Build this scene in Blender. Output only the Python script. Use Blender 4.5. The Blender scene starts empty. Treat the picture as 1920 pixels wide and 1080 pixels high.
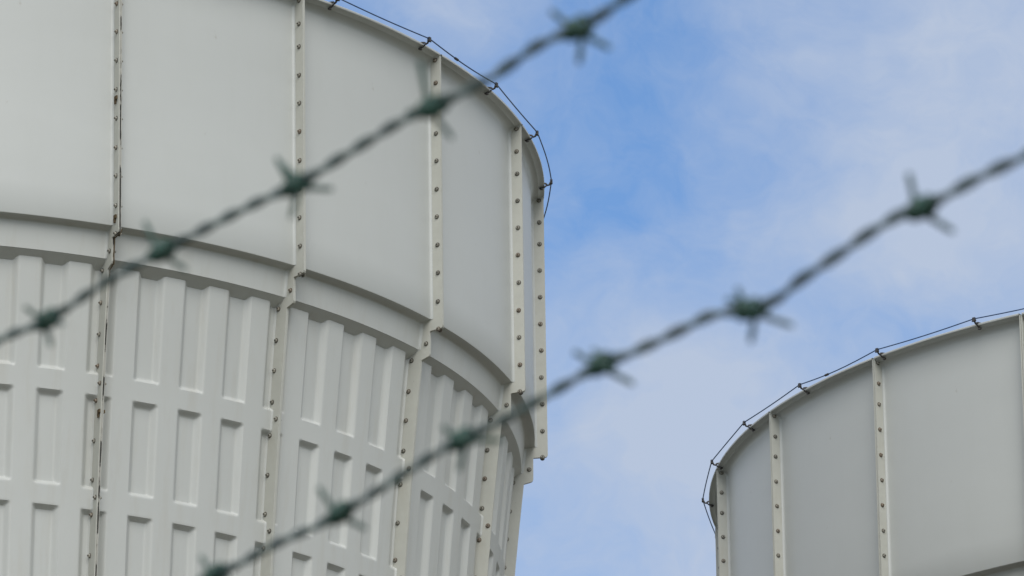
import bpy, bmesh, math, random
from mathutils import Vector, Matrix
random.seed(7)
sc = bpy.context.scene
COL = sc.collection

# ------------------------------------------------------------------ camera
CAMZ = 1.65
PITCH, ROLL, FPX = 0.350745, 0.0149959, 13652.9
X_ = Vector((1, 0, 0))
FWD = Vector((0, math.cos(PITCH), math.sin(PITCH)))
UP0 = Vector((0, -math.sin(PITCH), math.cos(PITCH)))
RT = X_ * math.cos(ROLL) - UP0 * math.sin(ROLL)
UP = X_ * math.sin(ROLL) + UP0 * math.cos(ROLL)
CAM = Vector((0, 0, CAMZ))
cd = bpy.data.cameras.new("camera")
cam = bpy.data.objects.new("camera", cd); COL.objects.link(cam)
cam.matrix_world = Matrix(((RT.x, UP.x, -FWD.x, CAM.x), (RT.y, UP.y, -FWD.y, CAM.y), (RT.z, UP.z, -FWD.z, CAM.z), (0, 0, 0, 1)))
cd.sensor_width = 6.17
cd.lens = FPX / 1920 * 6.17
cd.clip_start = 0.1; cd.clip_end = 5000
cd.dof.use_dof = True
cd.dof.focus_distance = 43.0
APERTURE_MM = 5.0
cd.dof.aperture_fstop = cd.lens / APERTURE_MM
sc.camera = cam

# ------------------------------------------------------------------ light
SUN_EL, SUN_AZ = math.radians(42), math.radians(174)      # compass azimuth, behind the camera and a little to the left
sd = bpy.data.lights.new("sun", 'SUN'); sun = bpy.data.objects.new("sun", sd); COL.objects.link(sun)
sdir = Vector((math.sin(SUN_AZ) * math.cos(SUN_EL), math.cos(SUN_AZ) * math.cos(SUN_EL), math.sin(SUN_EL)))
sun.rotation_euler = (-sdir).to_track_quat('-Z', 'Y').to_euler()
sd.energy = 1.30; sd.angle = math.radians(44); sd.color = (1, 0.965, 0.90)
w = bpy.data.worlds.new("World"); sc.world = w; w.use_nodes = True
nt = w.node_tree; N = nt.nodes; L = nt.links; N.clear()
def nd(t, **k):
    n = N.new(t)
    for a, b in k.items(): setattr(n, a, b)
    return n
out = nd('ShaderNodeOutputWorld'); bg = nd('ShaderNodeBackground'); L.new(bg.outputs[0], out.inputs[0])
sky = nd('ShaderNodeTexSky', sky_type='NISHITA', sun_disc=False)
sky.sun_elevation = SUN_EL; sky.sun_rotation = SUN_AZ; sky.altitude = 50; sky.air_density = 1.0; sky.dust_density = 0.6; sky.ozone_density = 2.0
SKY_STR = 0.091
bg.inputs[1].default_value = SKY_STR
tc = nd('ShaderNodeTexCoord')
def wmath(op, a, b=None, c=None):
    n = nd('ShaderNodeMath', operation=op)
    for i, v in enumerate((a, b, c)):
        if v is None: continue
        if isinstance(v, (int, float)): n.inputs[i].default_value = v
        else: L.new(v, n.inputs[i])
    return n.outputs[0]
def noise(scale, detail, rough, vec, dist=0.0):
    n = nd('ShaderNodeTexNoise'); n.inputs['Scale'].default_value = scale; n.inputs['Detail'].default_value = detail
    n.inputs['Roughness'].default_value = rough; n.inputs['Distortion'].default_value = dist; L.new(vec, n.inputs['Vector'])
    return n
# warp the direction a little so that the cloud banks get ragged edges
nw = noise(16, 4, 0.6, tc.outputs['Generated'])
sub = nd('ShaderNodeVectorMath', operation='SUBTRACT'); L.new(nw.outputs['Color'], sub.inputs[0]); sub.inputs[1].default_value = (.5, .5, .5)
scl = nd('ShaderNodeVectorMath', operation='SCALE'); L.new(sub.outputs[0], scl.inputs[0]); scl.inputs['Scale'].default_value = 0.07
add = nd('ShaderNodeVectorMath', operation='ADD'); L.new(tc.outputs['Generated'], add.inputs[0]); L.new(scl.outputs[0], add.inputs[1])
warp = add.outputs[0]
# cloud banks: (azimuth deg from north, elevation deg, angular radius in radians, density)
BANKS = [(3.9, 21.5, .030, .64), (4.4, 19.4, .026, .30), (0.9, 18.55, .022, .74), (1.5, 17.2, .020, .40), (-0.7, 22.35, .010, .50),
         (2.3, 20.1, .013, .30), (3.2, 20.3, .010, .25), (9, 24, .06, .6), (-9, 27, .08, .6), (7, 12, .08, .6), (-6, 14, .06, .5)]
tot = None
for az, el, rad, den in BANKS:
    az, el = math.radians(az), math.radians(el)
    d = nd('ShaderNodeVectorMath', operation='DISTANCE'); L.new(warp, d.inputs[0])
    d.inputs[1].default_value = (math.sin(az) * math.cos(el), math.cos(az) * math.cos(el), math.sin(el))
    q = wmath('DIVIDE', d.outputs['Value'], rad)
    g = wmath('MULTIPLY', wmath('POWER', 2.718, wmath('MULTIPLY', wmath('MULTIPLY', q, q), -0.8)), den)
    tot = g if tot is None else wmath('ADD', tot, g)
nf = noise(34, 6, 0.62, warp)
nbig = noise(2.2, 5, 0.55, tc.outputs['Generated'])
bigm = nd('ShaderNodeMapRange', interpolation_type='SMOOTHSTEP'); L.new(nbig.outputs['Fac'], bigm.inputs[0])
bigm.inputs[1].default_value = .50; bigm.inputs[2].default_value = .68; bigm.inputs[3].default_value = 0; bigm.inputs[4].default_value = .65
# the broad cover is kept off the patch of blue that the camera looks at
dc = nd('ShaderNodeVectorMath', operation='DISTANCE'); L.new(tc.outputs['Generated'], dc.inputs[0]); dc.inputs[1].default_value = (0.02, .94, .345)
cov = nd('ShaderNodeMapRange', interpolation_type='SMOOTHSTEP'); L.new(dc.outputs['Value'], cov.inputs[0])
cov.inputs[1].default_value = .12; cov.inputs[2].default_value = .5
broad = wmath('MULTIPLY', wmath('ADD', bigm.outputs[0], .45), cov.outputs[0])
dens = wmath('ADD', wmath('ADD', tot, broad), wmath('MULTIPLY', wmath('SUBTRACT', nf.outputs['Fac'], .5), 1.25))
nf2 = noise(95, 5, 0.6, warp)
dens = wmath('ADD', wmath('ADD', dens, 0.06), wmath('MULTIPLY', wmath('SUBTRACT', nf2.outputs['Fac'], .5), .45))
cl = nd('ShaderNodeClamp'); L.new(dens, cl.inputs[0]); cl.inputs[2].default_value = .95
mix = nd('ShaderNodeMix', data_type='RGBA'); L.new(cl.outputs[0], mix.inputs[0])
tint = nd('ShaderNodeMix', data_type='RGBA', blend_type='MULTIPLY'); tint.inputs[0].default_value = 1
L.new(sky.outputs[0], tint.inputs[6]); tint.inputs[7].default_value = (.74, .90, 1.06, 1)
SKYTINT = tint.inputs[7]; CLOUDCOL = mix.inputs[7]
L.new(tint.outputs[2], mix.inputs[6]); CLOUDCOL.default_value = (3.6, 4.3, 6.0, 1)
cc = nd('ShaderNodeMix', data_type='RGBA'); L.new(cov.outputs[0], cc.inputs[0]); cc.inputs[6].default_value = (3.38, 3.93, 4.95, 1); cc.inputs[7].default_value = (6.6, 6.5, 6.15, 1)
L.new(cc.outputs[2], CLOUDCOL)
L.new(mix.outputs[2], bg.inputs[0])

sc.render.engine = 'CYCLES'
sc.view_settings.view_transform = 'Standard'; sc.view_settings.look = 'None'
sc.view_settings.exposure = 0.66; sc.view_settings.gamma = 1.0; sc.view_settings.use_curve_mapping = False

# ------------------------------------------------------------------ helpers
def tag(o, label=None, cat=None, group=None, kind=None):
    if label: o['label'] = label
    if cat: o['category'] = cat
    if group: o['group'] = group
    if kind: o['kind'] = kind
    return o
def mesh_obj(name, me, parent=None, loc=(0, 0, 0), rz=0.0):
    o = bpy.data.objects.new(name, me); COL.objects.link(o)
    o.parent = parent; o.location = loc; o.rotation_euler = (0, 0, rz)
    return o
def make_mesh(name, vs, fs, mats, smooth=True, fm=None, sharp=32):
    me = bpy.data.meshes.new(name); me.from_pydata([tuple(v) for v in vs], [], fs)
    for m in mats: me.materials.append(m)
    bm = bmesh.new(); bm.from_mesh(me); bmesh.ops.recalc_face_normals(bm, faces=bm.faces); bm.to_mesh(me); bm.free()
    if fm:
        for p, i in zip(me.polygons, fm): p.material_index = i
    for p in me.polygons: p.use_smooth = smooth
    if smooth: me.set_sharp_from_angle(angle=math.radians(sharp))
    return me
def empty(name, loc, rz=0.0):
    o = bpy.data.objects.new(name, None); COL.objects.link(o); o.location = loc; o.rotation_euler = (0, 0, rz); o.empty_display_size = .3
    return o
class MB:
    def __init__(s): s.v = []; s.f = []; s.m = []
    def add(s, vs, fs, m=0):
        b = len(s.v); s.v += [Vector(v) for v in vs]; s.f += [tuple(i + b for i in f) for f in fs]; s.m += [m] * len(fs)
    def box(s, c, h, m=0, M=None):
        vs = [Vector((c[0] + x * h[0], c[1] + y * h[1], c[2] + z * h[2])) for x in (-1, 1) for y in (-1, 1) for z in (-1, 1)]
        if M: vs = [M @ v for v in vs]
        s.add(vs, [(0, 1, 3, 2), (4, 6, 7, 5), (0, 4, 5, 1), (2, 3, 7, 6), (0, 2, 6, 4), (1, 5, 7, 3)], m)
    def tube(s, pts, r, n=10, m=0, cap=True):
        pts = [Vector(p) for p in pts]; rr = r if isinstance(r, (list, tuple)) else [r] * len(pts)
        t0 = (pts[1] - pts[0]).normalized(); nrm = t0.orthogonal().normalized(); vs = []; fs = []
        for i, p in enumerate(pts):
            t = (pts[min(i + 1, len(pts) - 1)] - pts[max(i - 1, 0)]).normalized()
            nrm = (nrm - t * nrm.dot(t)).normalized(); bn = t.cross(nrm)
            for k in range(n):
                a = 2 * math.pi * k / n; vs.append(p + (nrm * math.cos(a) + bn * math.sin(a)) * rr[i])
        for i in range(len(pts) - 1):
            for k in range(n):
                a = i * n + k; b = i * n + (k + 1) % n; fs.append((a, b, b + n, a + n))
        if cap: fs.append(tuple(range(n))); fs.append(tuple((len(pts) - 1) * n + k for k in range(n)))
        s.add(vs, fs, m)
    def disc(s, base, axis, r, h, n=16, m=0, r2=None):   # a short cylinder or cone from base along axis
        s.tube([base, Vector(base) + Vector(axis).normalized() * h], [r, r if r2 is None else r2], n, m)
    def mesh(s, name, mats, smooth=False): return make_mesh(name, s.v, s.f, mats, smooth, s.m)

def material(name, col, rough=.5, metal=0.0, var=0.06, vscale=3.0, bump=0.0, bscale=60, stain=None, spots=None, stretch=(1, 1, 1), spec=.5, tone=0.0, rust=0.0):
    m = bpy.data.materials.new(name); m.use_nodes = True; t = m.node_tree; n = t.nodes; l = t.links; p = n['Principled BSDF']
    p.inputs['Roughness'].default_value = rough; p.inputs['Metallic'].default_value = metal; p.inputs['Specular IOR Level'].default_value = spec
    tc = n.new('ShaderNodeTexCoord'); mp = n.new('ShaderNodeMapping'); mp.inputs['Scale'].default_value = stretch; l.new(tc.outputs['Object'], mp.inputs[0])
    nz = n.new('ShaderNodeTexNoise'); nz.inputs['Scale'].default_value = vscale; nz.inputs['Detail'].default_value = 7; nz.inputs['Roughness'].default_value = .6
    l.new(mp.outputs[0], nz.inputs['Vector'])
    rp = n.new('ShaderNodeValToRGB'); l.new(nz.outputs['Fac'], rp.inputs[0])
    rp.color_ramp.elements[0].position = .3; rp.color_ramp.elements[1].position = .7
    rp.color_ramp.elements[0].color = tuple(c * (1 - var) for c in col) + (1,); rp.color_ramp.elements[1].color = tuple(c * (1 + var) for c in col) + (1,)
    colout = rp.outputs[0]
    def over(colour, scale, lo, hi, amt, stretch, detail=6):
        nonlocal colout
        m2 = n.new('ShaderNodeMapping'); m2.inputs['Scale'].default_value = stretch; l.new(tc.outputs['Object'], m2.inputs[0])
        z = n.new('ShaderNodeTexNoise'); z.inputs['Scale'].default_value = scale; z.inputs['Detail'].default_value = detail; z.inputs['Roughness'].default_value = .65
        l.new(m2.outputs[0], z.inputs['Vector'])
        r = n.new('ShaderNodeMapRange'); r.inputs[1].default_value = lo; r.inputs[2].default_value = hi; r.inputs[4].default_value = amt; l.new(z.outputs['Fac'], r.inputs[0])
        mx = n.new('ShaderNodeMix'); mx.data_type = 'RGBA'; l.new(r.outputs[0], mx.inputs[0]); l.new(colout, mx.inputs[6]); mx.inputs[7].default_value = colour + (1,)
        colout = mx.outputs[2]
    if stain: over(*stain)
    if spots: over(*spots)
    if tone or rust:                                            # every piece a slightly different tone
        oi = n.new('ShaderNodeObjectInfo')
        if tone:
            r = n.new('ShaderNodeMapRange'); r.inputs[3].default_value = 1 - tone; r.inputs[4].default_value = 1 + tone; l.new(oi.outputs['Random'], r.inputs[0])
            mx = n.new('ShaderNodeVectorMath'); mx.operation = 'SCALE'; l.new(colout, mx.inputs[0]); l.new(r.outputs[0], mx.inputs['Scale']); colout = mx.outputs[0]
        if rust:
            r = n.new('ShaderNodeMapRange'); r.inputs[1].default_value = .6; r.inputs[4].default_value = rust; l.new(oi.outputs['Random'], r.inputs[0])
            mx = n.new('ShaderNodeMix'); mx.data_type = 'RGBA'; l.new(r.outputs[0], mx.inputs[0]); l.new(colout, mx.inputs[6]); mx.inputs[7].default_value = (.13, .065, .028, 1); colout = mx.outputs[2]
    l.new(colout, p.inputs['Base Color'])
    if bump:
        b = n.new('ShaderNodeTexNoise'); b.inputs['Scale'].default_value = bscale; b.inputs['Detail'].default_value = 4; l.new(mp.outputs[0], b.inputs['Vector'])
        bp = n.new('ShaderNodeBump'); bp.inputs['Strength'].default_value = bump; bp.inputs['Distance'].default_value = .01
        l.new(b.outputs['Fac'], bp.inputs['Height']); l.new(bp.outputs[0], p.inputs['Normal'])
    return m

M_PANEL = material('gelcoat_panel', (.505, .518, .497), .42, var=.025, vscale=1.3, bump=.10, bscale=5, stretch=(.35, .35, 1),
                   stain=((.43, .44, .40), 1.6, .50, .75, .14, (2.5, 2.5, .6)), spots=((.33, .31, .26), 17, .71, .80, .45, (1, 1, .6)), tone=.022)
M_LOWER = material('gelcoat_lower', (.507, .517, .492), .42, var=.02, vscale=2.0, bump=.06, bscale=8,
                   stain=((.45, .44, .39), 2.5, .50, .75, .5, (5, 5, .5)), tone=.02)
M_FLANGE = material('weathered_flange', (.475, .475, .425), .55, var=.05, vscale=7, bump=.08, bscale=40,
                    stain=((.41, .385, .31), 9, .55, .75, .45, (1, 1, .25)), spots=((.16, .12, .08), 38, .70, .76, .7, (1, 1, 1)))
M_SEAL = material('joint_sealant', (.20, .20, .18), .8, var=.2, vscale=20)
M_SEALW = material('worn_joint_sealant', (.38, .37, .33), .8, var=.1, vscale=9, spots=((.025, .022, .02), 13, .475, .52, 1, (1, 1, .40)))
M_STEEL = material('dull_washer', (.115, .107, .090), .6, .1, var=.25, vscale=30, tone=.25, rust=.5)
M_NUT = material('galvanised_nut', (.42, .40, .34), .55, .1, var=.25, vscale=30, tone=.25, rust=.6)
M_RUST_GAP = material('rusty_clamp_and_gap_line', (.10, .07, .035), .85, .1, var=.4, vscale=60)
M_CABLE = material('blue_cable', (.032, .072, .165), .5, var=.15, vscale=40)
M_CLAMP = material('dark_clamp', (.062, .058, .055), .6, .4, var=.3, vscale=60)
M_WIRE = material('green_coated_wire', (.052, .104, .092), .42, var=.3, vscale=140, spots=((.045, .052, .065), 90, .5, .6, .3, (1, 1, 1)))
M_BARB = material('green_coated_barb', (.018, .066, .048), .4, var=.3, vscale=160)

# ------------------------------------------------------------------ fan stack
R0 = 4.507; NP = 22; DEL = 2 * math.pi / NP; HT = 0.0075       # half thickness of each joint, two plates
RIM = 4.596
def rf(z):                                                      # outer edge of the lower joint plates
    t = -z - 2.0
    return 4.435 - .118 * t + .013 * t * t
ZB = -5.42
def arc(c, r, a0, a1, n): return [(c[0] + r * math.cos(math.radians(a0 + (a1 - a0) * i / n)), c[1] + r * math.sin(math.radians(a0 + (a1 - a0) * i / n))) for i in range(n + 1)]
def side_cove(s, half, depth=.018):                             # panel edges turn out towards the joint
    e = half - abs(s)
    if e >= depth: return 0.0
    return depth - math.sqrt(max(0, depth * depth - (depth - e) ** 2))
def thetas(r, n, cove=.018):
    half = DEL / 2 * r - HT - .004
    e = [half - cove * (1 - math.cos(math.pi / 2 * i / 5)) for i in range(6)]
    mid = [-(half - cove) + 2 * (half - cove) * i / n for i in range(1, n)]
    return half, [-x for x in e] + mid + e[::-1]
def sweep_panel(name, prof, mat, n=26):                         # prof: (radius, z) from top to bottom; mid panel looks towards -Y
    half, ss = thetas(R0, n); vs = []; fs = []
    for k, (r, z) in enumerate(prof):
        for s in ss:
            a = s / R0; rr = r + side_cove(s, half)
            rr = min(rr, RIM - .006) if r < RIM - .006 else r
            vs.append((rr * math.sin(a), -rr * math.cos(a), z))
    m = len(ss)
    for k in range(len(prof) - 1):
        for j in range(m - 1): fs.append((k * m + j, k * m + j + 1, (k + 1) * m + j + 1, (k + 1) * m + j))
    return make_mesh(name, vs, fs, [mat])
cv = [(4.582, -.0185), (4.562, -.023)] + arc((R0 + .046, -.074), .046, 86, 180, 7)
upper_prof = [(R0 - .02, 0.0), (RIM - .004, 0.0), (RIM, -.004), (RIM, -.014), (RIM - .002, -.0165)] + cv + \
             [(R0, -.074 - (1.670 * i / 8)) for i in range(1, 9)] + [(R0 - .002, -1.7485), (R0 - .052, -1.756)]
ME_UPPER = sweep_panel('upper_panel', upper_prof, M_PANEL)
cv2 = arc((4.460 + .0, -1.782), .016, 90, 175, 5)
band_prof = [(4.474, -1.7538), (4.452, -1.7582)] + arc((4.4495, -1.7715), .012, 95, 180, 4) + \
            [(4.4375 - .022 * i / 6, -1.7715 - .1565 * i / 6) for i in range(1, 7)] + [(4.4125, -1.9305), (4.36, -1.950)]
ME_BAND = sweep_panel('band_panel', band_prof, M_LOWER)

def smooth(x):
    x = max(0.0, min(1.0, x)); return .3 * x * x * (3 - 2 * x) + .7 * x
PITCHZ = .693; PDEP = .034
def pocket_depth(s, z):
    p = 1.228 / 4; k = round(s / p); dx = abs(s - k * p)
    row = math.floor((-z - 1.99) / PITCHZ); zc = -(1.99 + (row + .5) * PITCHZ)
    hw = .087; hh = PITCHZ / 2 - .062
    dz = abs(z - zc)
    if row <= 0:
        if z > zc: dz = 0
    bx, bz, rc = .036, .026, .55                                # side walls slope more gently than the ends
    qx = (dx - hw) / bx + rc; qz = (dz - hh) / bz + rc
    return PDEP * smooth(-(math.hypot(max(qx, 0), max(qz, 0)) + min(max(qx, qz), 0) - rc))
def lower_panel():
    half, _ = thetas(4.36, 10); ss = []; s = -half; n = 156
    ss = [-half + 2 * half * i / n for i in range(n + 1)]
    zs = [-1.940, -1.962] ; z = -1.975
    while z > ZB: zs.append(z); z -= .0080 if z > -4.0 else .03
    vs = []
    for i, z in enumerate(zs):
        for s in ss:
            a = s / 4.36; zz = z
            rr = rf(min(z, -1.962)) - .068 - pocket_depth(s * 1.228 / (4.36 * DEL), min(z, -1.99)) + side_cove(s, half, .012)
            if i == 0: zz = -1.9315; rr = 4.4135
            elif i == 1: zz = -1.933 - (4.4125 - rr) * .62
            vs.append((rr * math.sin(a), -rr * math.cos(a), zz))
    m = len(ss); fs = []
    for k in range(0, len(zs) - 1):
        for j in range(m - 1): fs.append((k * m + j, k * m + j + 1, (k + 1) * m + j + 1, (k + 1) * m + j))
    return make_mesh('lower_panel', vs, fs, [M_LOWER], sharp=38)
ME_LOWER = lower_panel()

# joint: two bolted plates with a stepped outline, local frame: radial = -Y, tangent = X
def corner(p, q, r, n=3):                                       # rounded corner at p from previous to next handled by caller
    return p
outer = [(4.588, -.013), (4.592, -.018), (4.592, -1.801), (4.587, -1.8135), (4.575, -1.817), (4.503, -1.8215), (4.4975, -1.827), (4.4955, -1.970), (4.490, -1.982), (4.478, -1.987), (4.437, -1.999), (4.4335, -2.005)]
z = -2.1
while z > ZB: outer.append((rf(z), z)); z -= .2
outer.append((rf(ZB), ZB))
def inner_r(z):
    if z > -1.76: return R0 - .02
    if z > -1.94: return 4.385
    return rf(z) - .16
def plate(name, x0, x1, mat, ins=0.0, rough_edge=0.0, nz=1):
    vs = []; fs = []; pts = []
    for i, (r, z) in enumerate(outer):
        pts.append((r, z))
        if nz > 1 and i + 1 < len(outer):
            r2, z2 = outer[i + 1]
            k = int(abs(z2 - z) / .03)
            for j in range(1, k): pts.append((r + (r2 - r) * j / k, z + (z2 - z) * j / k))
    for r, z in pts:
        j = (random.random() - .5) * rough_edge
        ri = inner_r(z)
        for x, rr in ((x0, ri), (x0, r - ins + j), (x1, r - ins + j), (x1, ri)): vs.append((x, -rr, z))
    for k in range(len(pts) - 1):
        for a, b in ((0, 1), (1, 2), (2, 3)): fs.append((4 * k + a, 4 * k + b, 4 * k + 4 + b, 4 * k + 4 + a))
    fs.append((0, 1, 2, 3)); n = 4 * (len(pts) - 1); fs.append((n, n + 3, n + 2, n + 1))
    return make_mesh(name, vs, fs, [mat], False)
G = .0015
ME_PL = plate('joint_flange', -HT - .003, -G, M_FLANGE, 0, .0006, 2)
ME_PR = plate('joint_flange', G, HT + .003, M_FLANGE, .0035, .0006, 2)
ME_SEAL = plate('sealant', -G + .0001, G - .0001, M_SEAL, .006, .003, 2)
ME_SEALW = plate('sealant', -.0034, .0034, M_SEALW, -.005, .006, 2)
def bolt_mb(mb, M=None):
    M = M or Matrix()
    b = MB(); f = HT + .003
    for sx in (-1, 1):
        ax = (sx, 0, 0)
        b.disc((sx * f, 0, 0), ax, .0152, .003, 16, 0)
        b.disc((sx * (f + .003), 0, 0), ax, .0105, .0085, 6, 1, .0098)
        b.disc((sx * (f + .0115), 0, 0), ax, .0055, .005, 8, 0)
    for v in b.v: v[:] = M @ v
    mb.v, off = mb.v + b.v, len(mb.v)
    mb.f += [tuple(i + off for i in f_) for f_ in b.f]; mb.m += b.m
_b = MB(); bolt_mb(_b); ME_BOLT = _b.mesh('bolt', [M_STEEL, M_NUT])
e1, bp, zb0 = .1528, .1849, .0403
BOLTS = [(4.5594, -zb0 - k) for k in [0, e1, 2 * e1] + [2 * e1 + bp * i for i in range(1, 8)] + [2 * e1 + 7 * bp + .179]] + [(4.471, -1.90)]
z = -1.99
for row in range(5):
    for dz in ((0, .194, .383, .576) if row == 0 else (.093, .337, .574)):
        zz = -1.99 - PITCHZ * row - dz
        BOLTS.append((rf(zz) - .073, zz))
    zz = -1.99 - PITCHZ * (row + 1)
    if zz > ZB: BOLTS.append((rf(zz) - .024, zz))
BOLTS = [b for b in BOLTS if b[1] > ZB + .1]

def clamp_mesh():                                               # holds the conductor off the rim; local: radial -Y, tangent X
    m = MB()
    m.tube([(0, .05, .004), (0, .01, .006), (0, -.010, .001), (0, -.020, -.010), (0, -.032, -.006), (0, -.045, .020)], .0066, 8)
    m.box((0, .030, .0045), (.012, .016, .004)); m.tube([(0, -.012, -.012), (0, .002, -.024), (0, .018, -.026), (0, .036, -.031)], .0055, 8); m.disc((0, .020, -.040), (0, 0, 1), .010, .014, 6)
    m.box((0, -.045, .015), (.0100, .0085, .014)); m.disc((-.016, -.045, .006), (1, 0, 0), .006, .032, 8)
    return m.mesh('conductor_clamp', [M_CLAMP])
ME_CLAMP = clamp_mesh()
def scuff_mesh():
    m = MB()
    m.box((-HT - .009, 0, 0), (.005, .015, .011)); m.box((-HT - .010, .004, -.022), (.004, .007, .014)); m.box((HT + .009, .001, .002), (.004, .010, .009))
    m.tube([(-HT - .012, -.012, .004), (-HT - .016, .004, -.018), (-HT - .009, .016, -.036)], .003, 6)
    return m.mesh('rusty_clip', [M_RUST_GAP])
ME_CLIP = scuff_mesh()

def rot(a, r, z): return Vector((r * math.sin(a), -r * math.cos(a), z))
def fan_stack(loc, th0, label, seen, clamp0, clamps, wear, dzc, splice):
    root = empty('fan_stack', loc)
    tag(root, label, 'fan stack', 'white ribbed fan stacks of the cooling tower')
    stuff = MB(); nbolt = 0
    for k in range(NP):
        a = th0 + k * DEL; am = a + DEL / 2
        u = mesh_obj('upper_panel', ME_UPPER, root, rz=am)
        mesh_obj('band_panel', ME_BAND, root, rz=am)
        lo = mesh_obj('lower_panel', ME_LOWER, root, rz=am)
        fl = mesh_obj('joint_flange', ME_PL, root, rz=a)
        mesh_obj('back_plate', ME_PR, fl)
        worn = k in wear
        mesh_obj('sealant', ME_SEALW if worn else ME_SEAL, fl)
        kk = k if k < NP - 3 else k - NP
        for i, (r, z) in enumerate(BOLTS):
            js, jz, ja = (random.random() - .5) * .004, (random.random() - .5) * .005, random.random()
            if kk in seen and z > seen[kk] and nbolt < 100:
                b = mesh_obj('bolt', ME_BOLT, fl, (0, -r + js, z + jz)); b.rotation_euler = (ja, 0, 0); nbolt += 1
            else:
                M = Matrix.Rotation(a, 4, 'Z') @ Matrix.Translation((0, -r + js, z + jz)) @ Matrix.Rotation(ja, 4, 'X')
                bolt_mb(stuff, M)
        if worn:
            m = MB(); m.tube([(.010, -4.600, -1.800), (.006, -4.592, -1.822), (-.001, -4.520, -1.832), (.002, -4.508, -1.870), (.000, -4.506, -1.930), (.003, -4.502, -1.985), (-.002, -4.450, -2.010), (.001, -4.443, -2.060)], .0036, 8)  # added dark tube: the shade of the joint gap drawn along the stepped edge
            mesh_obj('dark_gap_line', m.mesh('dark_gap_line', [M_RUST_GAP], True), fl)
            for zc, rc in ((-.955, 4.5594), (-1.712, 4.556), (-2.86, 4.33)):
                mesh_obj('rusty_clip', ME_CLIP, fl, (0, -rc, zc))
    o = mesh_obj('bolt', stuff.mesh('bolt', [M_STEEL, M_NUT]), root); o['kind'] = 'stuff'
    # conductor wire on clamps round the rim
    stp = 2 * math.pi / 33; pts = []
    path = MB()
    for i in range(33):
        a = clamp0 + i * stp
        if i in clamps or i % 1 == 0:
            c = mesh_obj('conductor_clamp', ME_CLAMP, root, rot(a, RIM, 0), rz=a)
    seq = []
    for i in range(33):
        a = clamp0 + i * stp; p = rot(a, RIM + .046, .020); q = rot(a + stp, RIM + .046, .020)
        sag = [0, .006, -.004, .010, .003][i % 5]
        for j in range(8):
            t = j / 8; c = p.lerp(q, t); bul = math.sin(math.pi * t)
            c = c + Vector((math.sin(a + stp * t), -math.cos(a + stp * t), 0)) * (bul * (.006 + sag)) + Vector((0, 0, -bul * (.010 + sag * .6)))
            if i in splice: c = c + Vector((0, 0, -.012 * bul)) 
            seq.append(c)
    seq.append(seq[0]); path.tube(seq, .0042, 8, cap=False)
    mesh_obj('conductor_wire', path.mesh('conductor_wire', [M_CABLE], True), root)
    for i in splice:
        j = i * 8 + 3; m = MB(); m.tube([seq[j], seq[j + 1]], .0085, 8)
        m2 = MB(); d = (seq[j + 1] - seq[j]).normalized(); m2.tube([seq[j] - d * .018, seq[j] + d * .018], .0085, 8)
        mesh_obj('wire_splice', m2.mesh('wire_splice', [M_CLAMP]), root)
    # solid deck curb ring at the foot
    cb = MB(); n = 88; rr = rf(ZB)
    vs = []; fs = []
    for i in range(n):
        a = 2 * math.pi * i / n
        for r, z in ((rr - .2, ZB - .05), (rr - .2, ZB), (rr + .09, ZB), (rr + .09, ZB - .05)): vs.append(rot(a, r, z))
    for i in range(n):
        for q in range(4): fs.append((i * 4 + q, i * 4 + (q + 1) % 4, ((i + 1) % n) * 4 + (q + 1) % 4, ((i + 1) % n) * 4 + q))
    cb.add(vs, fs); mesh_obj('base_ring', cb.mesh('base_ring', [M_FLANGE], True), root)
    return root

ZR = 16.96771 + CAMZ
PA = (-4.37389, 44.44641, ZR); PB = (6.02527, 50.94364, ZR + .0309)
fan_stack(PA, .464812, 'large white fan stack on the left with ribbed lower wall below its smooth top', {0: -4, 1: -4, 2: -3.6, 3: -3.2, 4: -2.7},
          math.radians(45.9), range(33), {0}, 0, {1})
fan_stack(PB, -1.440792, 'smaller looking white fan stack at lower right showing only smooth upper wall', {0: -1.5, 1: -1.7, 2: -1.9, 3: -1.9},
          math.radians(-92.3), range(33), set(), 0, {3})

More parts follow.
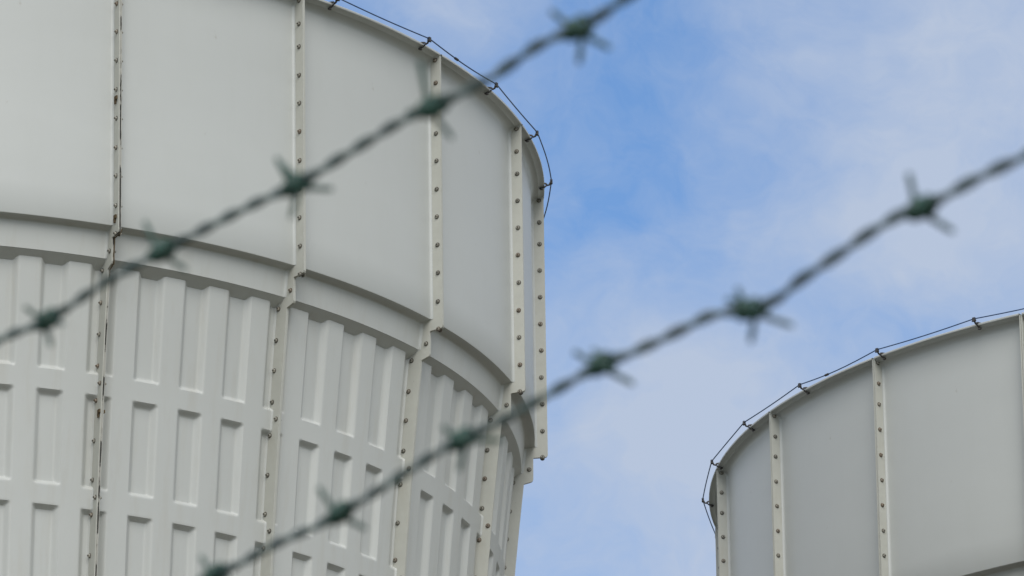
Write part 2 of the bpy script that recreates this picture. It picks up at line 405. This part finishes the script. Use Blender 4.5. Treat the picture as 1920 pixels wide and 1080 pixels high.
# ------------------------------------------------------------------ barbed wire
def at(px, py, d):
    v = FWD + RT * ((px - 960) / FPX) + UP * ((540 - py) / FPX)
    return CAM + v * d
def barbed_wire(label, ctrl, barbs, x0, d0, x1, d1, phase):
    """ctrl: pixel path of the centre line; depth runs along a straight line in space (1/d linear in x)"""
    dep = lambda x: 1 / (1 / d0 + (1 / d1 - 1 / d0) * (x - x0) / (x1 - x0))
    cp = [at(x, y, dep(x)) for x, y in ctrl]
    # catmull-rom, resampled
    path = []
    for i in range(len(cp) - 1):
        a, b, c, d = cp[max(i - 1, 0)], cp[i], cp[i + 1], cp[min(i + 2, len(cp) - 1)]
        for j in range(40):
            t = j / 40
            path.append(.5 * ((2 * b) + (c - a) * t + (2 * a - 5 * b + 4 * c - d) * t * t + (3 * b - a - 3 * c + d) * t ** 3))
    path.append(cp[-1])
    res = [path[0]]; acc = 0
    for p, q in zip(path, path[1:]):
        seg = (q - p).length
        while acc + seg >= .0015:
            p = p + (q - p) * ((.0015 - acc) / seg); seg = (q - p).length; acc = 0; res.append(p.copy())
            if seg < 1e-9: break
        acc += seg
    path = res
    root = empty('barbed_wire', path[0])
    tag(root, label, 'barbed wire', 'green barbed wires crossing in front')
    P0 = path[0]
    t = (path[-1] - path[0]).normalized(); n1 = (UP - t * UP.dot(t)).normalized(); n2 = t.cross(n1)
    PT = .045
    for k in range(2):
        pts = []
        for i, p in enumerate(path):
            a = phase + 2 * math.pi * i * .0015 / PT + math.pi * k
            pts.append(p - P0 + (n1 * math.cos(a) + n2 * math.sin(a)) * .00100)
        m = MB(); m.tube(pts[::2], .00098, 8); mesh_obj('twisted_strand', m.mesh('twisted_strand', [M_WIRE], True), root)
    rnd = random.Random(int(phase * 100))
    for bx, by, tips in barbs:
        c = at(bx, by, dep(bx)); i = min(range(len(path)), key=lambda q: (path[q] - c).length_squared)
        i = max(8, min(len(path) - 9, i)); c = path[i]; t = (path[i + 6] - path[i - 6]).normalized()
        u1 = (UP - t * UP.dot(t)).normalized(); u2 = t.cross(u1)
        m = MB(); ntips = len(tips); pairs = [tips[j:j + 2] for j in range(0, ntips, 2)]
        for w_, pr in enumerate(pairs):
            off = (-.0031 if w_ == 0 else .0033) if len(pairs) > 1 else 0
            turns = 1.5; hl = .0040 if len(pairs) > 1 else .0060; if_ = 1 if len(pairs) > 1 else 2
            turns = 1.5 * if_
            co = []
            tipv = []
            for tx, ty, td in pr: tipv.append(at(bx + tx, by + ty, dep(bx)) + FWD * td - at(bx, by, dep(bx)))
            a0 = math.atan2(tipv[0].dot(u2), tipv[0].dot(u1)) + 1.3
            for j in range(31):
                s = j / 30; a = a0 + 2 * math.pi * turns * s
                co.append(c - P0 + t * (off + (s - .5) * hl * 1.6) + (u1 * math.cos(a) + u2 * math.sin(a)) * .0027)
            head = [c - P0 + tipv[0], c - P0 + tipv[0] * .22 + t * (off * .9)]
            tail = [c - P0 + tipv[1] * .22 + t * (off * .9), c - P0 + tipv[1]] if len(tipv) > 1 else []
            allp = head + co + tail
            # subdivide the straight parts
            fine = [allp[0], allp[0].lerp(allp[1], .1)] + allp[1:]
            rad = [.0005, .00098] + [.00105] * (len(fine) - 2)
            if tail: fine.insert(-1, allp[-1].lerp(allp[-2], .1)); rad = [.0005, .00098] + [.00105] * (len(fine) - 4) + [.00098, .0005]
            m.tube(fine, rad, 8)
        mesh_obj('barb', m.mesh('barb', [M_BARB], True), root)
    return root
W1 = [(-330, 805), (-160, 720), (0, 636), (90, 599), (200, 527), (305, 470), (430, 405), (500, 371), (555, 346), (690, 264), (750, 228), (812, 199), (920, 145), (1010, 84), (1085, 51), (1130, 26), (1180, -9), (1330, -95), (1600, -250)]
B1 = [(-130, 704, [(-45, -20, .004), (30, 40, -.004), (40, -30, .003), (-8, 60, .002)]),
      (90, 599, [(-46, -24, .004), (7, 50, -.004), (25, 10, .012), (-20, -8, -.012)]),
      (305, 470, [(-36, -56, .006), (46, 36, -.004), (-10, 14, .012), (16, -10, -.012)]),
      (555, 346, [(-38, -52, .004), (70, 9, -.004), (-33, -42, .008), (-9, 64, -.004)]),
      (812, 199, [(-26, -86, .003), (36, 62, -.003), (-52, 12, .010), (22, -12, -.010)]),
      (1085, 51, [(-52, -33, .004), (60, 40, -.004), (-20, -12, .012), (1, 70, -.004)]),
      (1345, -103, [(-42, -33, .004), (50, 40, -.004), (-20, -42, .002), (1, 60, -.004)])]
W2 = [(-140, 1340), (120, 1205), (260, 1135), (400, 1078), (450, 1056), (520, 1018), (590, 988), (637, 962), (700, 924), (760, 886), (820, 848), (868, 822), (940, 788), (1030, 738), (1085, 706), (1130, 681), (1185, 661), (1265, 624), (1330, 592), (1375, 583), (1412, 578), (1455, 561), (1500, 525), (1560, 485), (1640, 430), (1695, 399), (1735, 387), (1790, 357), (1850, 325), (1925, 290), (2060, 215), (2330, 70)]
B2 = [(150, 1190, [(-36, -40, .004), (45, 36, -.004), (-20, 30, .008), (6, 64, .002)]),
      (402, 1078, [(-28, -34, .006), (30, 34, -.004), (-24, 12, .010), (30, 6, -.010)]),
      (637, 962, [(-42, -48, .003), (49, 30, -.003), (-14, 12, .012), (12, -12, -.012)]),
      (868, 822, [(-38, -24, .004), (74, 2, -.006), (-10, -10, .012), (-6, 62, -.004)]),
      (1128, 681, [(-53, -23, .004), (60, 38, -.004), (-16, -26, .010), (14, 12, -.010)]),
      (1408, 578, [(-25, -40, .004), (78, 32, -.006), (-46, -18, .006), (-1, 64, -.003)]),
      (1728, 389, [(-25, -66, .003), (58, 46, -.004), (-16, 10, .012), (14, -12, -.012)]),
      (2090, 198, [(-25, -46, .004), (60, 32, -.004), (-36, -18, .006), (1, 64, -.003)])]
barbed_wire('blurred green barbed wire, the upper one, slanting across the large stack to the top edge', W1, B1, 90, 2.78, 1085, 2.39, .4)
barbed_wire('blurred green barbed wire, the lower one, crossing the sky gap towards the right edge', W2, B2, 400, 2.78, 1728, 2.28, 1.9)

# ------------------------------------------------------------------ what stands below the frame
M_CONC = material('deck_concrete', (.085, .070, .052), .85, var=.1, vscale=.8, bump=.2, bscale=20)
M_CLAD = material('casing_sheet', (.2, .2, .19), .6, var=.06, vscale=1)
M_GRAVEL = material('yard_gravel', (.10, .085, .06), .95, var=.3, vscale=1.5, bump=.4, bscale=6, stain=((.05, .07, .03), .08, .48, .56, .9, (1, 1, 1)))
g = MB(); g.box((0, 60, -.5), (900, 900, .5)); gr = mesh_obj('ground', g.mesh('ground', [M_GRAVEL])); tag(gr, kind='structure')
ang = math.atan2(PB[1] - PA[1], PB[0] - PA[0]); DZ = ZR + ZB - .05
ctr = Vector(((PA[0] + PB[0]) / 2, (PA[1] + PB[1]) / 2, 0)); Lh, Wh = 13.0, 6.0
bld = empty('cooling_tower_building', ctr, ang); tag(bld, 'grey sheet clad cooling tower building under the two fan stacks, below the frame', 'building')
m = MB(); m.box((0, 0, DZ - .15), (Lh, Wh, .15)); mesh_obj('deck', m.mesh('deck', [M_CONC]), bld)
m = MB()
for s in (-1, 1):
    nx = int(Lh * 2 / .25)
    for i in range(nx): m.box((-Lh + .2 + i * .25, s * (Wh - .14), (DZ - .3 + 4) / 2), (.07, .05, (DZ - .3 - 4) / 2))
m.box((0, 0, (DZ - .302 + 4) / 2), (Lh - .15, Wh - .15, (DZ - .302 - 4) / 2)); mesh_obj('casing', m.mesh('casing', [M_CLAD]), bld)
for s in (-1, 1):
    m = MB()
    for i in range(9): m.box((0, s * (Wh - .5), .6 + i * .38), (Lh - .3, .22, .02), 0, Matrix.Translation((0, s * (Wh - .5), .6 + i * .38)) @ Matrix.Rotation(s * .6, 4, 'X') @ Matrix.Translation((0, -s * (Wh - .5), -.6 - i * .38)))
    mesh_obj('louvre', m.mesh('louvre', [M_CLAD]), bld)
for i in range(7):
    for s in (-1, 1):
        m = MB(); m.box((-Lh + .4 + i * (2 * Lh - .8) / 6, s * (Wh - .3), 2), (.18, .18, 2)); mesh_obj('column', m.mesh('column', [M_CONC]), bld)
